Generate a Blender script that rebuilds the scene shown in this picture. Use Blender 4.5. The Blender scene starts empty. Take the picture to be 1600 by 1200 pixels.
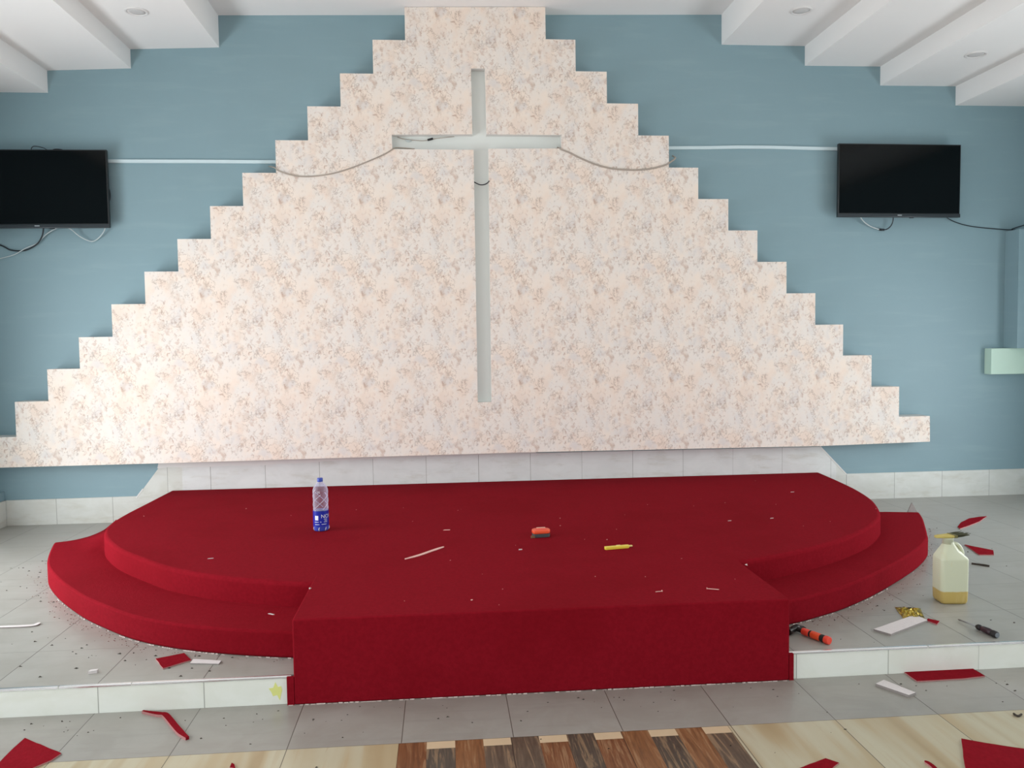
import bpy, bmesh, math, random
from mathutils import Vector, Matrix
random.seed(7)
scene = bpy.context.scene
C = scene.collection

# ------------------------------------------------------------------ camera
cam_d = bpy.data.cameras.new('camera')
cam = bpy.data.objects.new('camera', cam_d)
C.objects.link(cam)
cam_d.sensor_width = 36.0
cam_d.lens = 29.098
cam_d.clip_start = 0.05
YAW, PITCH, ROLL = 0.08388994, -0.05416551, -0.01372573
fw = Vector((math.sin(YAW), math.cos(YAW), 0)); rt = Vector((math.cos(YAW), -math.sin(YAW), 0)); up = Vector((0, 0, 1))
f2 = fw*math.cos(PITCH) + up*math.sin(PITCH); u2 = up*math.cos(PITCH) - fw*math.sin(PITCH)
r3 = rt*math.cos(ROLL) + u2*math.sin(ROLL); u3 = u2*math.cos(ROLL) - rt*math.sin(ROLL)
M = Matrix((r3, u3, -f2)).transposed().to_4x4()
M.translation = Vector((-0.15799, -6.31210, 1.31676))
cam.matrix_world = M
scene.camera = cam

# ------------------------------------------------------------------ world, daylight, exposure
scene.view_settings.view_transform = 'Standard'
scene.view_settings.look = 'None'
scene.view_settings.gamma = 1.0
scene.view_settings.use_curve_mapping = False
scene.view_settings.exposure = -0.48
w = bpy.data.worlds.new('daylight'); scene.world = w
w.use_nodes = True
w.node_tree.nodes['Background'].inputs[0].default_value = (0.80, 0.90, 1.0, 1)
w.node_tree.nodes['Background'].inputs[1].default_value = 1.0

def area(name, loc, direction, sx, sy, watts, col):
    l = bpy.data.lights.new(name, 'AREA'); l.shape = 'RECTANGLE'; l.size = sx; l.size_y = sy
    l.energy = watts; l.color = col
    o = bpy.data.objects.new(name, l); C.objects.link(o)
    o.location = loc
    o.rotation_euler = Vector(direction).to_track_quat('-Z', 'Z').to_euler()
    return o
LD, RD, LW, RW = 128, 86, 84, 112
SKY = (0.93, 0.97, 1.0)
# the daylight in each window opening of the side walls and in the wide doorway behind the camera
area('daylight_through_left_door', (-3.70, -2.0, .90), (1, 0, 0), 1.6, 1.7, LD, SKY)
area('daylight_through_right_door', (4.88, -2.0, .90), (-1, 0, 0), 1.6, 1.7, RD, SKY)
for i, y in enumerate((-4.25, -6.75, -9.25)):
    area('daylight_through_left_window', (-3.70, y, 1.60), (1, 0, 0.22), 1.7, 1.35, LW, SKY)
    area('daylight_through_right_window', (4.88, y, 1.60), (-1, 0, 0.0), 1.7, 1.35, 52, SKY)
area('daylight_through_rear_doorway', (0.6, -12.55, 1.15), (0, 1, 0), 5.0, 2.3, RW, SKY)

# ------------------------------------------------------------------ helpers
def lin(c):
    return tuple(((v/255.0)/12.92 if v/255.0 <= 0.04045 else ((v/255.0+0.055)/1.055)**2.4) for v in c) + (1,)

class NT:
    def __init__(s, name):
        s.m = bpy.data.materials.new(name); s.m.use_nodes = True
        s.t = s.m.node_tree; s.b = s.t.nodes['Principled BSDF']
    def n(s, typ, **kw):
        o = s.t.nodes.new(typ)
        for k, v in kw.items(): setattr(o, k, v)
        return o
    def put(s, sock, v):
        if isinstance(v, bpy.types.NodeSocket): s.t.links.new(v, sock)
        elif v is not None: sock.default_value = v
    def math(s, op, a, b=None, c=None, clamp=False):
        o = s.n('ShaderNodeMath', operation=op); o.use_clamp = clamp
        for i, v in enumerate((a, b, c)): s.put(o.inputs[i], v)
        return o.outputs[0]
    def mix(s, f, a, b, blend='MIX'):
        o = s.n('ShaderNodeMix', data_type='RGBA', blend_type=blend)
        s.put(o.inputs['Factor'], f); s.put(o.inputs[6], a); s.put(o.inputs[7], b)
        return o.outputs[2]
    def coord(s, kind='Object'):
        return s.n('ShaderNodeTexCoord').outputs[kind]
    def xyz(s, v=None):
        o = s.n('ShaderNodeSeparateXYZ'); s.put(o.inputs[0], v if v is not None else s.coord())
        return o.outputs
    def comb(s, x=0.0, y=0.0, z=0.0):
        o = s.n('ShaderNodeCombineXYZ')
        for i, v in enumerate((x, y, z)): s.put(o.inputs[i], v)
        return o.outputs[0]
    def noise(s, vec, scale, detail=2.0, rough=0.5, w=None, dist=0.0):
        o = s.n('ShaderNodeTexNoise')
        if w is not None:
            o.noise_dimensions = '4D'; s.put(o.inputs['W'], w)
        s.put(o.inputs['Vector'], vec if vec is not None else s.coord())
        o.inputs['Scale'].default_value = scale; o.inputs['Detail'].default_value = detail
        o.inputs['Roughness'].default_value = rough; o.inputs['Distortion'].default_value = dist
        return o.outputs[0]
    def step(s, v, lo, hi):
        o = s.n('ShaderNodeMapRange', interpolation_type='SMOOTHSTEP')
        s.put(o.inputs[0], v); o.inputs[1].default_value = lo; o.inputs[2].default_value = hi
        return o.outputs[0]
    def ramp(s, f, stops, const=False):
        o = s.n('ShaderNodeValToRGB'); s.put(o.inputs[0], f)
        cr = o.color_ramp
        if const: cr.interpolation = 'CONSTANT'
        while len(cr.elements) > 1: cr.elements.remove(cr.elements[-1])
        cr.elements[0].position = stops[0][0]; cr.elements[0].color = stops[0][1]
        for p, c in stops[1:]:
            e = cr.elements.new(p); e.color = c
        return o.outputs[0]
    def bump(s, h, strength=0.3, dist=0.01):
        o = s.n('ShaderNodeBump'); s.put(o.inputs['Height'], h)
        o.inputs['Strength'].default_value = strength; o.inputs['Distance'].default_value = dist
        s.t.links.new(o.outputs[0], s.b.inputs['Normal'])
    def out(s, col=None, rough=None, metal=None, spec=None):
        if col is not None: s.put(s.b.inputs['Base Color'], col)
        if rough is not None: s.put(s.b.inputs['Roughness'], rough)
        if metal is not None: s.b.inputs['Metallic'].default_value = metal
        if spec is not None: s.b.inputs['Specular IOR Level'].default_value = spec
        return s.m

def plain(name, rgb, rough=0.5, metal=0.0, spec=0.5, var=0.05, scale=20):
    t = NT(name); c = lin(rgb)
    k = t.noise(None, scale, 3)
    a = tuple(v*(1-var) for v in c[:3]) + (1,); b = tuple(min(1, v*(1+var)) for v in c[:3]) + (1,)
    return t.out(t.mix(k, a, b), rough, metal, spec)

# ------------------------------------------------------------------ materials
def mat_wall():
    t = NT('blue_wall_paint')
    k = t.noise(None, 1.3, 4, 0.6); fine = t.noise(None, 55, 3)
    c = t.mix(k, lin(WALL_A), lin(WALL_B))
    x, y, z = t.xyz()
    roll = t.noise(t.comb(t.math('MULTIPLY', x, 2.0), y, t.math('MULTIPLY', z, 14.0)), 1.0, 3)
    c = t.mix(t.math('MULTIPLY', t.step(roll, .5, .75), 0.10), c, lin((178, 200, 200)))
    t.bump(fine, 0.06, 0.004)
    return t.out(c, 0.48, spec=0.35)
WALL_A = (132, 158, 166); WALL_B = (138, 164, 172)

def mat_ceiling():
    t = NT('white_ceiling_paint')
    c = t.mix(t.noise(None, 2, 3), lin((240, 239, 237)), lin((245, 244, 242)))
    return t.out(c, 0.8, spec=0.2)

def mat_wallpaper():
    t = NT('floral_wallpaper')
    x, y, z = t.xyz()
    L = 0.575; R = L/(2*math.pi)
    strip = t.math('FLOOR', t.math('DIVIDE', x, L))
    zz = t.math('ADD', z, t.math('MULTIPLY', strip, 0.0))
    a = t.math('MULTIPLY', x, 2*math.pi/L); b = t.math('MULTIPLY', zz, 2*math.pi/0.67)
    vec = t.comb(t.math('MULTIPLY', t.math('COSINE', a), R), t.math('MULTIPLY', t.math('SINE', a), R), t.math('MULTIPLY', t.math('COSINE', b), R))
    W = t.math('MULTIPLY', t.math('SINE', b), R)
    def N(scale, detail, seed, rough=0.55, dist=0.0):
        o = t.n('ShaderNodeVectorMath', operation='ADD'); t.put(o.inputs[0], vec); o.inputs[1].default_value = (seed, seed*1.7, -seed)
        # noise nodes scale W too
        return t.noise(o.outputs[0], scale, detail, rough, w=t.math('ADD', W, seed*0.3), dist=dist)
    base = t.mix(t.step(N(7, 3, 1.0), .36, .64), lin((243, 227, 213)), lin((236, 227, 219)))
    base = t.mix(t.math('MULTIPLY', t.step(N(8, 3, 2.0), .50, .68), .55), base, lin((236, 213, 196)))     # peach clouds
    base = t.mix(t.math('MULTIPLY', t.step(N(9, 2, 3.3), .53, .70), .6), base, lin((220, 214, 212)))     # lilac grey clouds
    clus = t.step(N(7, 2, 4.1), .40, .58)
    soft = t.math('MULTIPLY', t.step(N(15, 4, 4.7, .6, .3), .54, .66), clus)
    base = t.mix(t.math('MULTIPLY', soft, .38), base, lin((206, 182, 164)))
    blot = t.math('MULTIPLY', t.step(N(27, 4, 5.2, .68, 0.4), .54, .63), clus)
    base = t.mix(t.math('MULTIPLY', blot, .50), base, lin((200, 168, 150)))
    core = t.math('MULTIPLY', t.step(N(21, 5, 6.2, .7, 0.4), .575, .63), t.step(N(7, 2, 6.9), .42, .55))
    base = t.mix(t.math('MULTIPLY', core, .66), base, lin((186, 152, 132)))
    grey = t.math('MULTIPLY', t.step(N(22, 4, 7.7, .65), .59, .67), t.step(N(6, 2, 8.2), .44, .58))
    base = t.mix(t.math('MULTIPLY', grey, .45), base, lin((178, 166, 158)))
    ridge = t.math('ABSOLUTE', t.math('SUBTRACT', N(20, 4, 9.1, .65, 0.5), 0.5))
    line = t.math('MULTIPLY', t.math('SUBTRACT', 1.0, t.step(ridge, .006, .028)), t.step(N(12, 2, 10.4), .48, .57))
    base = t.mix(t.math('MULTIPLY', line, .42), base, lin((152, 126, 110)))
    speck = t.math('MULTIPLY', t.step(N(58, 2, 11.0), .60, .68), t.step(N(6, 2, 13.3), .40, .55))
    base = t.mix(t.math('MULTIPLY', speck, .30), base, lin((152, 126, 110)))
    t.bump(N(40, 3, 12.0), 0.08, 0.003)
    return t.out(base, 0.62, spec=0.25)

def mat_carpet():
    t = NT('red_carpet')
    f = t.noise(None, 420, 2, .6); m = t.noise(None, 60, 4, .65); big = t.noise(None, 2.2, 4, .6)
    c = t.mix(t.step(m, .3, .7), lin(CARPET_A), lin(CARPET_B))
    c = t.mix(t.math('MULTIPLY', t.step(big, .45, .7), .35), c, lin(CARPET_C))
    c = t.mix(t.math('MULTIPLY', t.step(f, .62, .75), .25), c, lin(CARPET_D))
    t.bump(t.math('ADD', f, m), 0.45, 0.006)
    m_ = t.out(c, 0.95, spec=0.03)
    t.b.inputs['Sheen Weight'].default_value = 0.0; t.b.inputs['Sheen Roughness'].default_value = 0.5
    t.b.inputs['Sheen Tint'].default_value = (1, 0.45, 0.5, 1)
    return m_
CARPET_A = (130, 18, 30); CARPET_B = (139, 21, 34); CARPET_C = (119, 13, 22); CARPET_D = (158, 38, 52)

def tile_cells(t, x, y, x0, y0, sx, sy, wd=0.0022):
    u = t.math('DIVIDE', t.math('SUBTRACT', x, x0), sx); v = t.math('DIVIDE', t.math('SUBTRACT', y, y0), sy)
    iu = t.math('FLOOR', u); iv = t.math('FLOOR', v)
    fu = t.math('SUBTRACT', u, iu); fv = t.math('SUBTRACT', v, iv)
    du = t.math('MULTIPLY', t.math('SUBTRACT', .5, t.math('ABSOLUTE', t.math('SUBTRACT', fu, .5))), sx)
    dv = t.math('MULTIPLY', t.math('SUBTRACT', .5, t.math('ABSOLUTE', t.math('SUBTRACT', fv, .5))), sy)
    def wn(seed):
        o = t.n('ShaderNodeTexWhiteNoise', noise_dimensions='3D'); t.put(o.inputs[0], t.comb(iu, iv, seed)); return o.outputs[0]
    return du, dv, wn, iu, iv

def mat_floor_tile(name, x0, y0, sx, sy, ca, cb, rough=0.28, gu=1.0, gv=0.55):
    t = NT(name); x, y, z = t.xyz()
    du, dv, wn, iu, iv = tile_cells(t, x, y, x0, y0, sx, sy)
    off = t.comb(t.math('ADD', x, t.math('MULTIPLY', wn(1.0), 9.0)), t.math('ADD', y, t.math('MULTIPLY', wn(2.0), 9.0)), z)
    k = t.noise(off, 5, 5, .62, dist=.6)
    streak = t.noise(t.comb(t.math('MULTIPLY', x, 1.5), t.math('MULTIPLY', y, 16.0), wn(3.0)), 1.6, 4, .6)
    c = t.mix(t.step(k, .30, .70), lin(ca), lin(cb))
    c = t.mix(t.math('MULTIPLY', t.step(streak, .52, .72), .22), c, lin(tuple(v*.86 for v in ca)))
    c = t.mix(t.math('MULTIPLY', wn(4.0), .14), c, lin(tuple(v*.9 for v in ca)))
    dirt = t.noise(t.comb(x, y, z), 1.7, 6, .7)
    c = t.mix(t.math('MULTIPLY', t.step(dirt, .55, .75), .30), c, lin((138, 126, 112)))
    g = t.math('MAXIMUM', t.math('MULTIPLY', t.math('SUBTRACT', 1.0, t.step(du, .0009, .0022)), gu), t.math('MULTIPLY', t.math('SUBTRACT', 1.0, t.step(dv, .0009, .0022)), gv))
    c = t.mix(t.math('MULTIPLY', g, .85), c, lin((72, 66, 58)))
    t.bump(t.math('SUBTRACT', 1.0, g), .3, .002)
    return t.out(c, t.math('ADD', rough, t.math('MULTIPLY', k, .14)), spec=0.5)

def mat_beige_tile():
    t = NT('beige_wood_look_tile'); x, y, z = t.xyz()
    du, dv, wn, iu, iv = tile_cells(t, x, y, -0.7265, -3.42, .4, .4)
    xs = t.math('ADD', x, t.math('MULTIPLY', wn(1.0), 7.0))
    band = t.noise(t.comb(t.math('MULTIPLY', xs, 8.0), t.math('MULTIPLY', y, .7), wn(2.0)), 1.0, 2, .5, dist=.4)
    grain = t.noise(t.comb(t.math('MULTIPLY', xs, 60.0), t.math('MULTIPLY', y, 3.0), wn(2.0)), 1.0, 4, .6)
    c = t.ramp(band, [(0.30, lin((168, 146, 112))), (0.43, lin((180, 162, 130))), (0.50, lin((186, 174, 147))), (0.60, lin((190, 181, 156))), (0.72, lin((170, 150, 117)))])
    c = t.mix(t.math('MULTIPLY', t.step(grain, .55, .72), .22), c, lin((176, 142, 100)))
    knot = t.noise(t.comb(t.math('MULTIPLY', xs, 9.0), t.math('MULTIPLY', y, 2.2), wn(5.0)), 1.0, 4, .7, dist=1.2)
    c = t.mix(t.math('MULTIPLY', t.step(knot, .66, .74), .4), c, lin((150, 120, 84)))
    g = t.math('MAXIMUM', t.math('SUBTRACT', 1.0, t.step(du, .0008, .002)), t.math('MULTIPLY', t.math('SUBTRACT', 1.0, t.step(dv, .0008, .002)), .6))
    c = t.mix(t.math('MULTIPLY', g, .9), c, lin((58, 48, 38)))
    return t.out(c, 0.30, spec=0.5)

def mat_plank_tile():
    t = NT('brown_plank_look_tile'); x, y, z = t.xyz()
    u = t.math('DIVIDE', t.math('SUBTRACT', x, -0.3365), 0.1)
    iu = t.math('FLOOR', u)
    s = t.math('DIVIDE', t.math('ADD', iu, .5), 12.0)
    B, B2, D, D2, G = lin((120, 76, 48)), lin((132, 88, 56)), lin((78, 68, 58)), lin((86, 78, 68)), lin((98, 82, 68))
    cols = [B, D2, B2, G, G, B, D, B, B2, D, B2, G]
    base = t.ramp(s, [(i/12.0, c) for i, c in enumerate(cols)], True)
    odd = t.ramp(s, [(i/12.0, (v, v, v, 1)) for i, v in enumerate([0, 1, 0, 1, 0, 1, 0, 1, 0, 1, 0, 1])], True)
    vy = t.math('DIVIDE', t.math('SUBTRACT', -3.42, y), .4)
    fy = t.math('MULTIPLY', t.math('FRACT', vy), .4)
    short = t.math('MULTIPLY', odd, t.math('LESS_THAN', fy, .052))
    gx = t.math('ADD', t.math('MULTIPLY', x, 42.0), t.math('MULTIPLY', iu, 3.7))
    grain = t.noise(t.comb(gx, t.math('MULTIPLY', y, 3.0), iu), 1.0, 5, .65, dist=1.4)
    c = t.mix(t.math('MULTIPLY', t.step(grain, .50, .62), .45), base, lin((172, 138, 104)))
    c = t.mix(t.math('MULTIPLY', t.step(grain, .50, .36), .35), c, lin((50, 36, 26)))
    c = t.mix(short, c, lin((204, 178, 146)))
    fu = t.math('FRACT', t.math('DIVIDE', t.math('SUBTRACT', x, -0.3365), .4))
    du = t.math('MULTIPLY', t.math('SUBTRACT', .5, t.math('ABSOLUTE', t.math('SUBTRACT', fu, .5))), .4)
    g = t.math('MAXIMUM', t.math('SUBTRACT', 1.0, t.step(du, .0008, .002)), t.math('MULTIPLY', t.math('SUBTRACT', 1.0, t.step(fy, .0008, .002)), .7))
    c = t.mix(t.math('MULTIPLY', g, .9), c, lin((40, 32, 26)))
    return t.out(c, 0.36, spec=0.4)

def mat_wall_tile(name, x0, ca, cb, sx=.4, rough=.3, stain=0.0, full=0.8):
    t = NT(name); x, y, z = t.xyz()
    du, dv, wn, iu, iv = tile_cells(t, x, y, x0, 100.0, sx, 1000.0)
    off = t.comb(t.math('ADD', x, t.math('MULTIPLY', wn(1.0), 9.0)), y, t.math('MULTIPLY', z, 1.6))
    k = t.noise(off, 4.5, 5, .6, dist=.8)
    c = t.mix(t.step(k, .3, .7), lin(ca), lin(cb))
    if stain:
        st = t.math('MULTIPLY', t.step(t.noise(t.comb(t.math('MULTIPLY', x, 1.2), y, t.math('MULTIPLY', z, 5.0)), 3.0, 5, .65), .50, .70), stain)
        c = t.mix(st, c, lin((176, 168, 148)))
    keep = t.math('ADD', .35, t.math('MULTIPLY', wn(7.0), full))
    g = t.math('MULTIPLY', t.math('SUBTRACT', 1.0, t.step(du, .001, .0028)), keep, clamp=True)
    c = t.mix(t.math('MULTIPLY', g, .8), c, lin((104, 100, 88)))
    return t.out(c, rough, spec=0.5)

WALL = mat_wall(); CEIL = mat_ceiling(); PAPER = mat_wallpaper(); CARPET = mat_carpet()
PLAT = mat_floor_tile('grey_platform_tile', -0.7165, -3.042, .4, .39, (156, 153, 145), (165, 163, 156))
BORDER = mat_floor_tile('grey_border_tile', -0.7265, -3.42, .4, .375, (150, 145, 137), (160, 156, 149), rough=.24, gv=.7)
BEIGE = mat_beige_tile(); PLANK = mat_plank_tile()
RISER = mat_wall_tile('cream_riser_tile', -1.5115, (232, 233, 222), (239, 240, 232))
SKIRT_L = mat_wall_tile('pale_skirting_tile_left', -3.006, (206, 205, 196), (216, 216, 210), stain=.3)
SKIRT_C = mat_wall_tile('pale_skirting_tile_centre', -1.494, (216, 217, 214), (224, 225, 222), stain=.3)
SKIRT_R = mat_wall_tile('pale_skirting_tile_right', 3.4357, (210, 211, 204), (220, 221, 216), stain=.3)
PLASTER = plain('white_plaster', (226, 224, 220), .7, var=.03)
RECESS = plain('grey_white_recess_paint', (228, 230, 225), .4, var=.02, scale=3)
BLACKP = plain('black_tv_plastic', (20, 24, 26), .35, var=.1)
SCREEN = plain('black_glass_screen', (3, 6, 8), .10, var=.1, spec=.25)
BEZEL = plain('grey_black_bezel', (46, 52, 56), .3, var=.08)
LOGO = plain('silver_print', (190, 196, 198), .35, metal=.6)
STEEL = plain('steel', (150, 150, 150), .3, metal=1.0)
DARKSTEEL = plain('dark_hammer_steel', (52, 48, 46), .38, metal=.85, var=.25)
ALU = plain('bright_aluminium_strip', (236, 236, 238), .22, metal=.9)
TRUNK = plain('white_trunking_plastic', (205, 222, 226), .4, var=.02)
BLKCABLE = plain('black_cable_rubber', (26, 32, 38), .5)
WHTCABLE = plain('white_cable_rubber', (196, 204, 204), .5)
GRYCABLE = plain('grey_cable_rubber', (172, 160, 148), .6)
MINT = plain('pale_green_paint', (196, 222, 206), .5, var=.03)
BACKING = plain('pale_carpet_backing', (214, 206, 204), .85, var=.10, scale=90)
PINKBACK = plain('pinkish_backing_shaving', (236, 190, 180), .8)
EDGE = plain('cut_carpet_edge', (176, 120, 118), .9, var=.3, scale=300)
GREYBACK = plain('grey_carpet_backing', (150, 142, 138), .9, var=.15, scale=60)
ORANGE = plain('orange_plastic', (236, 84, 44), .4)
ORANGER = plain('orange_red_grip', (235, 72, 52), .45)
BLACKR = plain('black_rubber', (28, 24, 24), .6)
GREYR = plain('dark_grey_rubber', (62, 66, 68), .6)
YELLOW = plain('yellow_plastic', (232, 206, 70), .4)
PALEY = plain('pale_yellow_plastic', (238, 220, 140), .45)
BLUECAP = plain('blue_plastic', (30, 62, 168), .35)
DIRT = plain('dark_dirt', (62, 54, 46), .9)
REDDIRT = plain('red_brown_fluff', (120, 66, 56), .95)
LAMPW = plain('white_lamp_plastic', (226, 224, 222), .5)
SCREWG = plain('maroon_black_handle', (48, 24, 34), .35, var=.3)
BRISTLE = plain('dark_olive_bristle', (66, 66, 42), .8, var=.4, scale=120)
BRUSHY = plain('dried_yellow_glue', (196, 176, 98), .7, var=.2, scale=60)
FRAMEW = plain('white_window_frame', (225, 225, 222), .5)

def mat_jug():
    t = NT('translucent_jerrycan'); x, y, z = t.xyz()
    lev = t.math('ADD', z, t.math('MULTIPLY', t.math('SUBTRACT', t.noise(None, 25, 3), .5), .008))
    c = t.mix(t.step(lev, .060, .066), lin((196, 170, 100)), lin((208, 210, 184)))
    c = t.mix(t.math('MULTIPLY', t.step(t.noise(t.comb(t.math('MULTIPLY', x, 3.0), y, t.math('MULTIPLY', z, .8)), 12, 3), .58, .75), .3), c, lin((214, 196, 140)))
    m = t.out(c, .38, spec=.4)
    t.b.inputs['Subsurface Weight'].default_value = .25
    t.b.inputs['Subsurface Radius'].default_value = (.03, .03, .02)
    return m
JUG = mat_jug()

def mat_gold():
    t = NT('gold_foil')
    k = t.noise(None, 35, 4, .6)
    c = t.mix(t.step(k, .4, .62), lin((196, 172, 70)), lin((120, 104, 34)))
    c = t.mix(t.step(t.noise(None, 18, 2), .60, .66), c, lin((70, 66, 28)))
    return t.out(c, .32, metal=.6)
GOLD = mat_gold()

def mat_clear(name, tint, alpha_mix=.25):
    t = NT(name)
    t.b.inputs['Base Color'].default_value = tint
    t.b.inputs['Roughness'].default_value = .08
    t.b.inputs['IOR'].default_value = 1.4
    tr = t.n('ShaderNodeBsdfTransparent'); tr.inputs[0].default_value = tint
    mx = t.n('ShaderNodeMixShader')
    lw = t.n('ShaderNodeLayerWeight'); lw.inputs[0].default_value = .35
    t.put(mx.inputs[0], t.math('ADD', t.math('MULTIPLY', lw.outputs['Facing'], .55), alpha_mix, clamp=True))
    t.t.links.new(tr.outputs[0], mx.inputs[1]); t.t.links.new(t.b.outputs[0], mx.inputs[2])
    t.t.links.new(mx.outputs[0], t.t.nodes['Material Output'].inputs['Surface'])
    return t.m
CLEAR = mat_clear('clear_bottle_plastic', (.86, .84, .95, 1), .10)
CLEARB = mat_clear('blue_tinted_bottle_plastic', (.10, .14, .68, 1), .45)
LABELB = plain('blue_bottle_label', (10, 34, 156), .35)
WHITEP = plain('white_print', (228, 232, 240), .5)

# ------------------------------------------------------------------ object builders
def link(name, me, mats, parent=None):
    o = bpy.data.objects.new(name, me); C.objects.link(o)
    for m in (mats if isinstance(mats, (list, tuple)) else [mats]): me.materials.append(m)
    if parent is not None: o.parent = parent
    return o
def obj(name, bm, mats, parent=None, smooth=False, bevel=0.0, seg=2):
    bmesh.ops.recalc_face_normals(bm, faces=bm.faces[:])
    me = bpy.data.meshes.new(name); bm.to_mesh(me); bm.free()
    if smooth:
        for p in me.polygons: p.use_smooth = True
    o = link(name, me, mats, parent)
    if bevel:
        b = o.modifiers.new('bevel', 'BEVEL'); b.width = bevel; b.segments = seg; b.limit_method = 'ANGLE'; b.angle_limit = math.radians(40)
        for p in me.polygons: p.use_smooth = True
        if hasattr(me, 'set_sharp_from_angle'): me.set_sharp_from_angle(angle=math.radians(45))
    return o
def tag(o, label, cat, group=None, kind=None):
    o['label'] = label; o['category'] = cat
    if group: o['group'] = group
    if kind: o['kind'] = kind
    return o
def thing(name, label, cat, loc=(0, 0, 0), rz=0.0, group=None):
    o = bpy.data.objects.new(name, None); C.objects.link(o)
    o.location = loc; o.rotation_euler = (0, 0, rz); o.empty_display_size = .1
    return tag(o, label, cat, group)
def struct(o):
    o['kind'] = 'structure'; return o
def box(bm, x0, x1, y0, y1, z0, z1, mi=0):
    v = [bm.verts.new((x, y, z)) for x in (x0, x1) for y in (y0, y1) for z in (z0, z1)]
    for q in ((0, 1, 3, 2), (4, 6, 7, 5), (0, 4, 5, 1), (2, 3, 7, 6), (0, 2, 6, 4), (1, 5, 7, 3)):
        f = bm.faces.new([v[i] for i in q]); f.material_index = mi
    return bm
def B(*a): return box(bmesh.new(), *a)
def prism(bm, pts, axis, a, b, mi_cap=0, mi_side=0, mi_back=None):
    """pts 2D polygon; axis 'y' -> (x,z) pts, 'z' -> (x,y) pts, 'x' -> (y,z) pts; a is the front/top cap."""
    def P(p, h): return {'y': (p[0], h, p[1]), 'z': (p[0], p[1], h), 'x': (h, p[0], p[1])}[axis]
    A = [bm.verts.new(P(p, a)) for p in pts]; Bv = [bm.verts.new(P(p, b)) for p in pts]
    f = bm.faces.new(A); f.material_index = mi_cap
    f = bm.faces.new(list(reversed(Bv))); f.material_index = mi_side if mi_back is None else mi_back
    for i in range(len(pts)):
        j = (i+1) % len(pts)
        f = bm.faces.new((A[i], Bv[i], Bv[j], A[j])); f.material_index = mi_side
    return bm
def smooth_line(pts, n=6, closed=False):
    P = [Vector(p) for p in pts]; out = []
    N = len(P)
    rng = range(N if closed else N-1)
    for i in rng:
        p0 = P[(i-1) % N] if (closed or i > 0) else P[0]
        p1 = P[i]; p2 = P[(i+1) % N]; p3 = P[(i+2) % N] if (closed or i+2 < N) else P[-1]
        for k in range(n):
            t = k/n
            out.append(0.5*((2*p1) + (p2-p0)*t + (2*p0-5*p1+4*p2-p3)*t*t + (3*p1-p0-3*p2+p3)*t**3))
    if not closed: out.append(P[-1])
    return out
def tube(bm, pts, r, sides=8, mi=0, radii=None):
    P = [Vector(p) for p in pts]; rings = []
    t0 = (P[1]-P[0]).normalized()
    nrm = t0.orthogonal().normalized()
    for i, p in enumerate(P):
        t = ((P[min(i+1, len(P)-1)] - P[max(i-1, 0)])).normalized()
        nrm = (nrm - t*nrm.dot(t)).normalized(); bn = t.cross(nrm)
        rr = radii[i] if radii else r
        rings.append([bm.verts.new(p + (nrm*math.cos(2*math.pi*k/sides) + bn*math.sin(2*math.pi*k/sides))*rr) for k in range(sides)])
    for a, b in zip(rings, rings[1:]):
        for k in range(sides):
            f = bm.faces.new((a[k], a[(k+1) % sides], b[(k+1) % sides], b[k])); f.material_index = mi; f.smooth = True
    f = bm.faces.new(list(reversed(rings[0]))); f.material_index = mi
    f = bm.faces.new(rings[-1]); f.material_index = mi
    return bm
def lathe(bm, prof, sides=32, mi=0, cap=True):
    rings = [[bm.verts.new((r*math.cos(2*math.pi*k/sides), r*math.sin(2*math.pi*k/sides), z)) for k in range(sides)] for r, z in prof]
    for a, b in zip(rings, rings[1:]):
        for k in range(sides):
            f = bm.faces.new((a[k], a[(k+1) % sides], b[(k+1) % sides], b[k])); f.material_index = mi; f.smooth = True
    if cap:
        bm.faces.new(list(reversed(rings[0]))).material_index = mi; bm.faces.new(rings[-1]).material_index = mi
    return bm
def cable(name, pts, r, m, label=None, cat='cable', parent=None, n=8, group=None):
    o = obj(name, tube(bmesh.new(), smooth_line(pts, n), r), m, parent)
    if label: tag(o, label, cat, group)
    return o

# ------------------------------------------------------------------ the room shell
FL = -0.112        # lower floor level; the platform top is z = 0
XL, XR, YR = -3.56, 4.75, -12.4
bm = bmesh.new()
def fquad(x0, x1, y0, y1, mi):
    f = bm.faces.new([bm.verts.new(p) for p in ((x0, y0, FL), (x1, y0, FL), (x1, y1, FL), (x0, y1, FL))]); f.material_index = mi
fquad(XL, XR, -3.42, -3.0, 1)
fquad(XL, -0.3365, YR, -3.42, 0); fquad(-0.3365, 0.8635, YR, -3.42, 2); fquad(0.8635, XR, YR, -3.42, 0)
box(bm, XL, XR, YR, 0.2, FL-.2, FL-.002, 1)
struct(obj('floor', bm, [BEIGE, BORDER, PLANK]))

plat = struct(obj('tiled_platform', B(XL, XR, -3.030, 0.0, FL, 0.0), PLAT))
plat['label'] = 'low grey tiled platform that carries the red carpeted stage'; plat['category'] = 'platform'
obj('riser_tiles', prism(bmesh.new(), [(-3.045, FL), (-3.030, FL), (-3.030, -.004), (-3.045, -.004)], 'x', XL, -.785), RISER, plat)
obj('riser_tiles', prism(bmesh.new(), [(-3.045, FL), (-3.030, FL), (-3.030, -.004), (-3.045, -.004)], 'x', 1.268, XR), RISER, plat)
nose = [(-3.0475, -.008), (-3.040, -.008), (-3.034, -.003), (-3.034, .0015), (-3.043, .0015), (-3.0475, -.002)]
for a, b in ((XL, -1.66), (-1.655, -1.386), (-1.383, -.775)):
    obj('edge_strip', prism(bmesh.new(), nose, 'x', a, b), ALU, plat)
for a, b in ((1.258, 1.86), (1.864, 2.28), (2.283, XR)):
    obj('edge_strip', prism(bmesh.new(), nose, 'x', a, b), ALU, plat)
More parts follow.
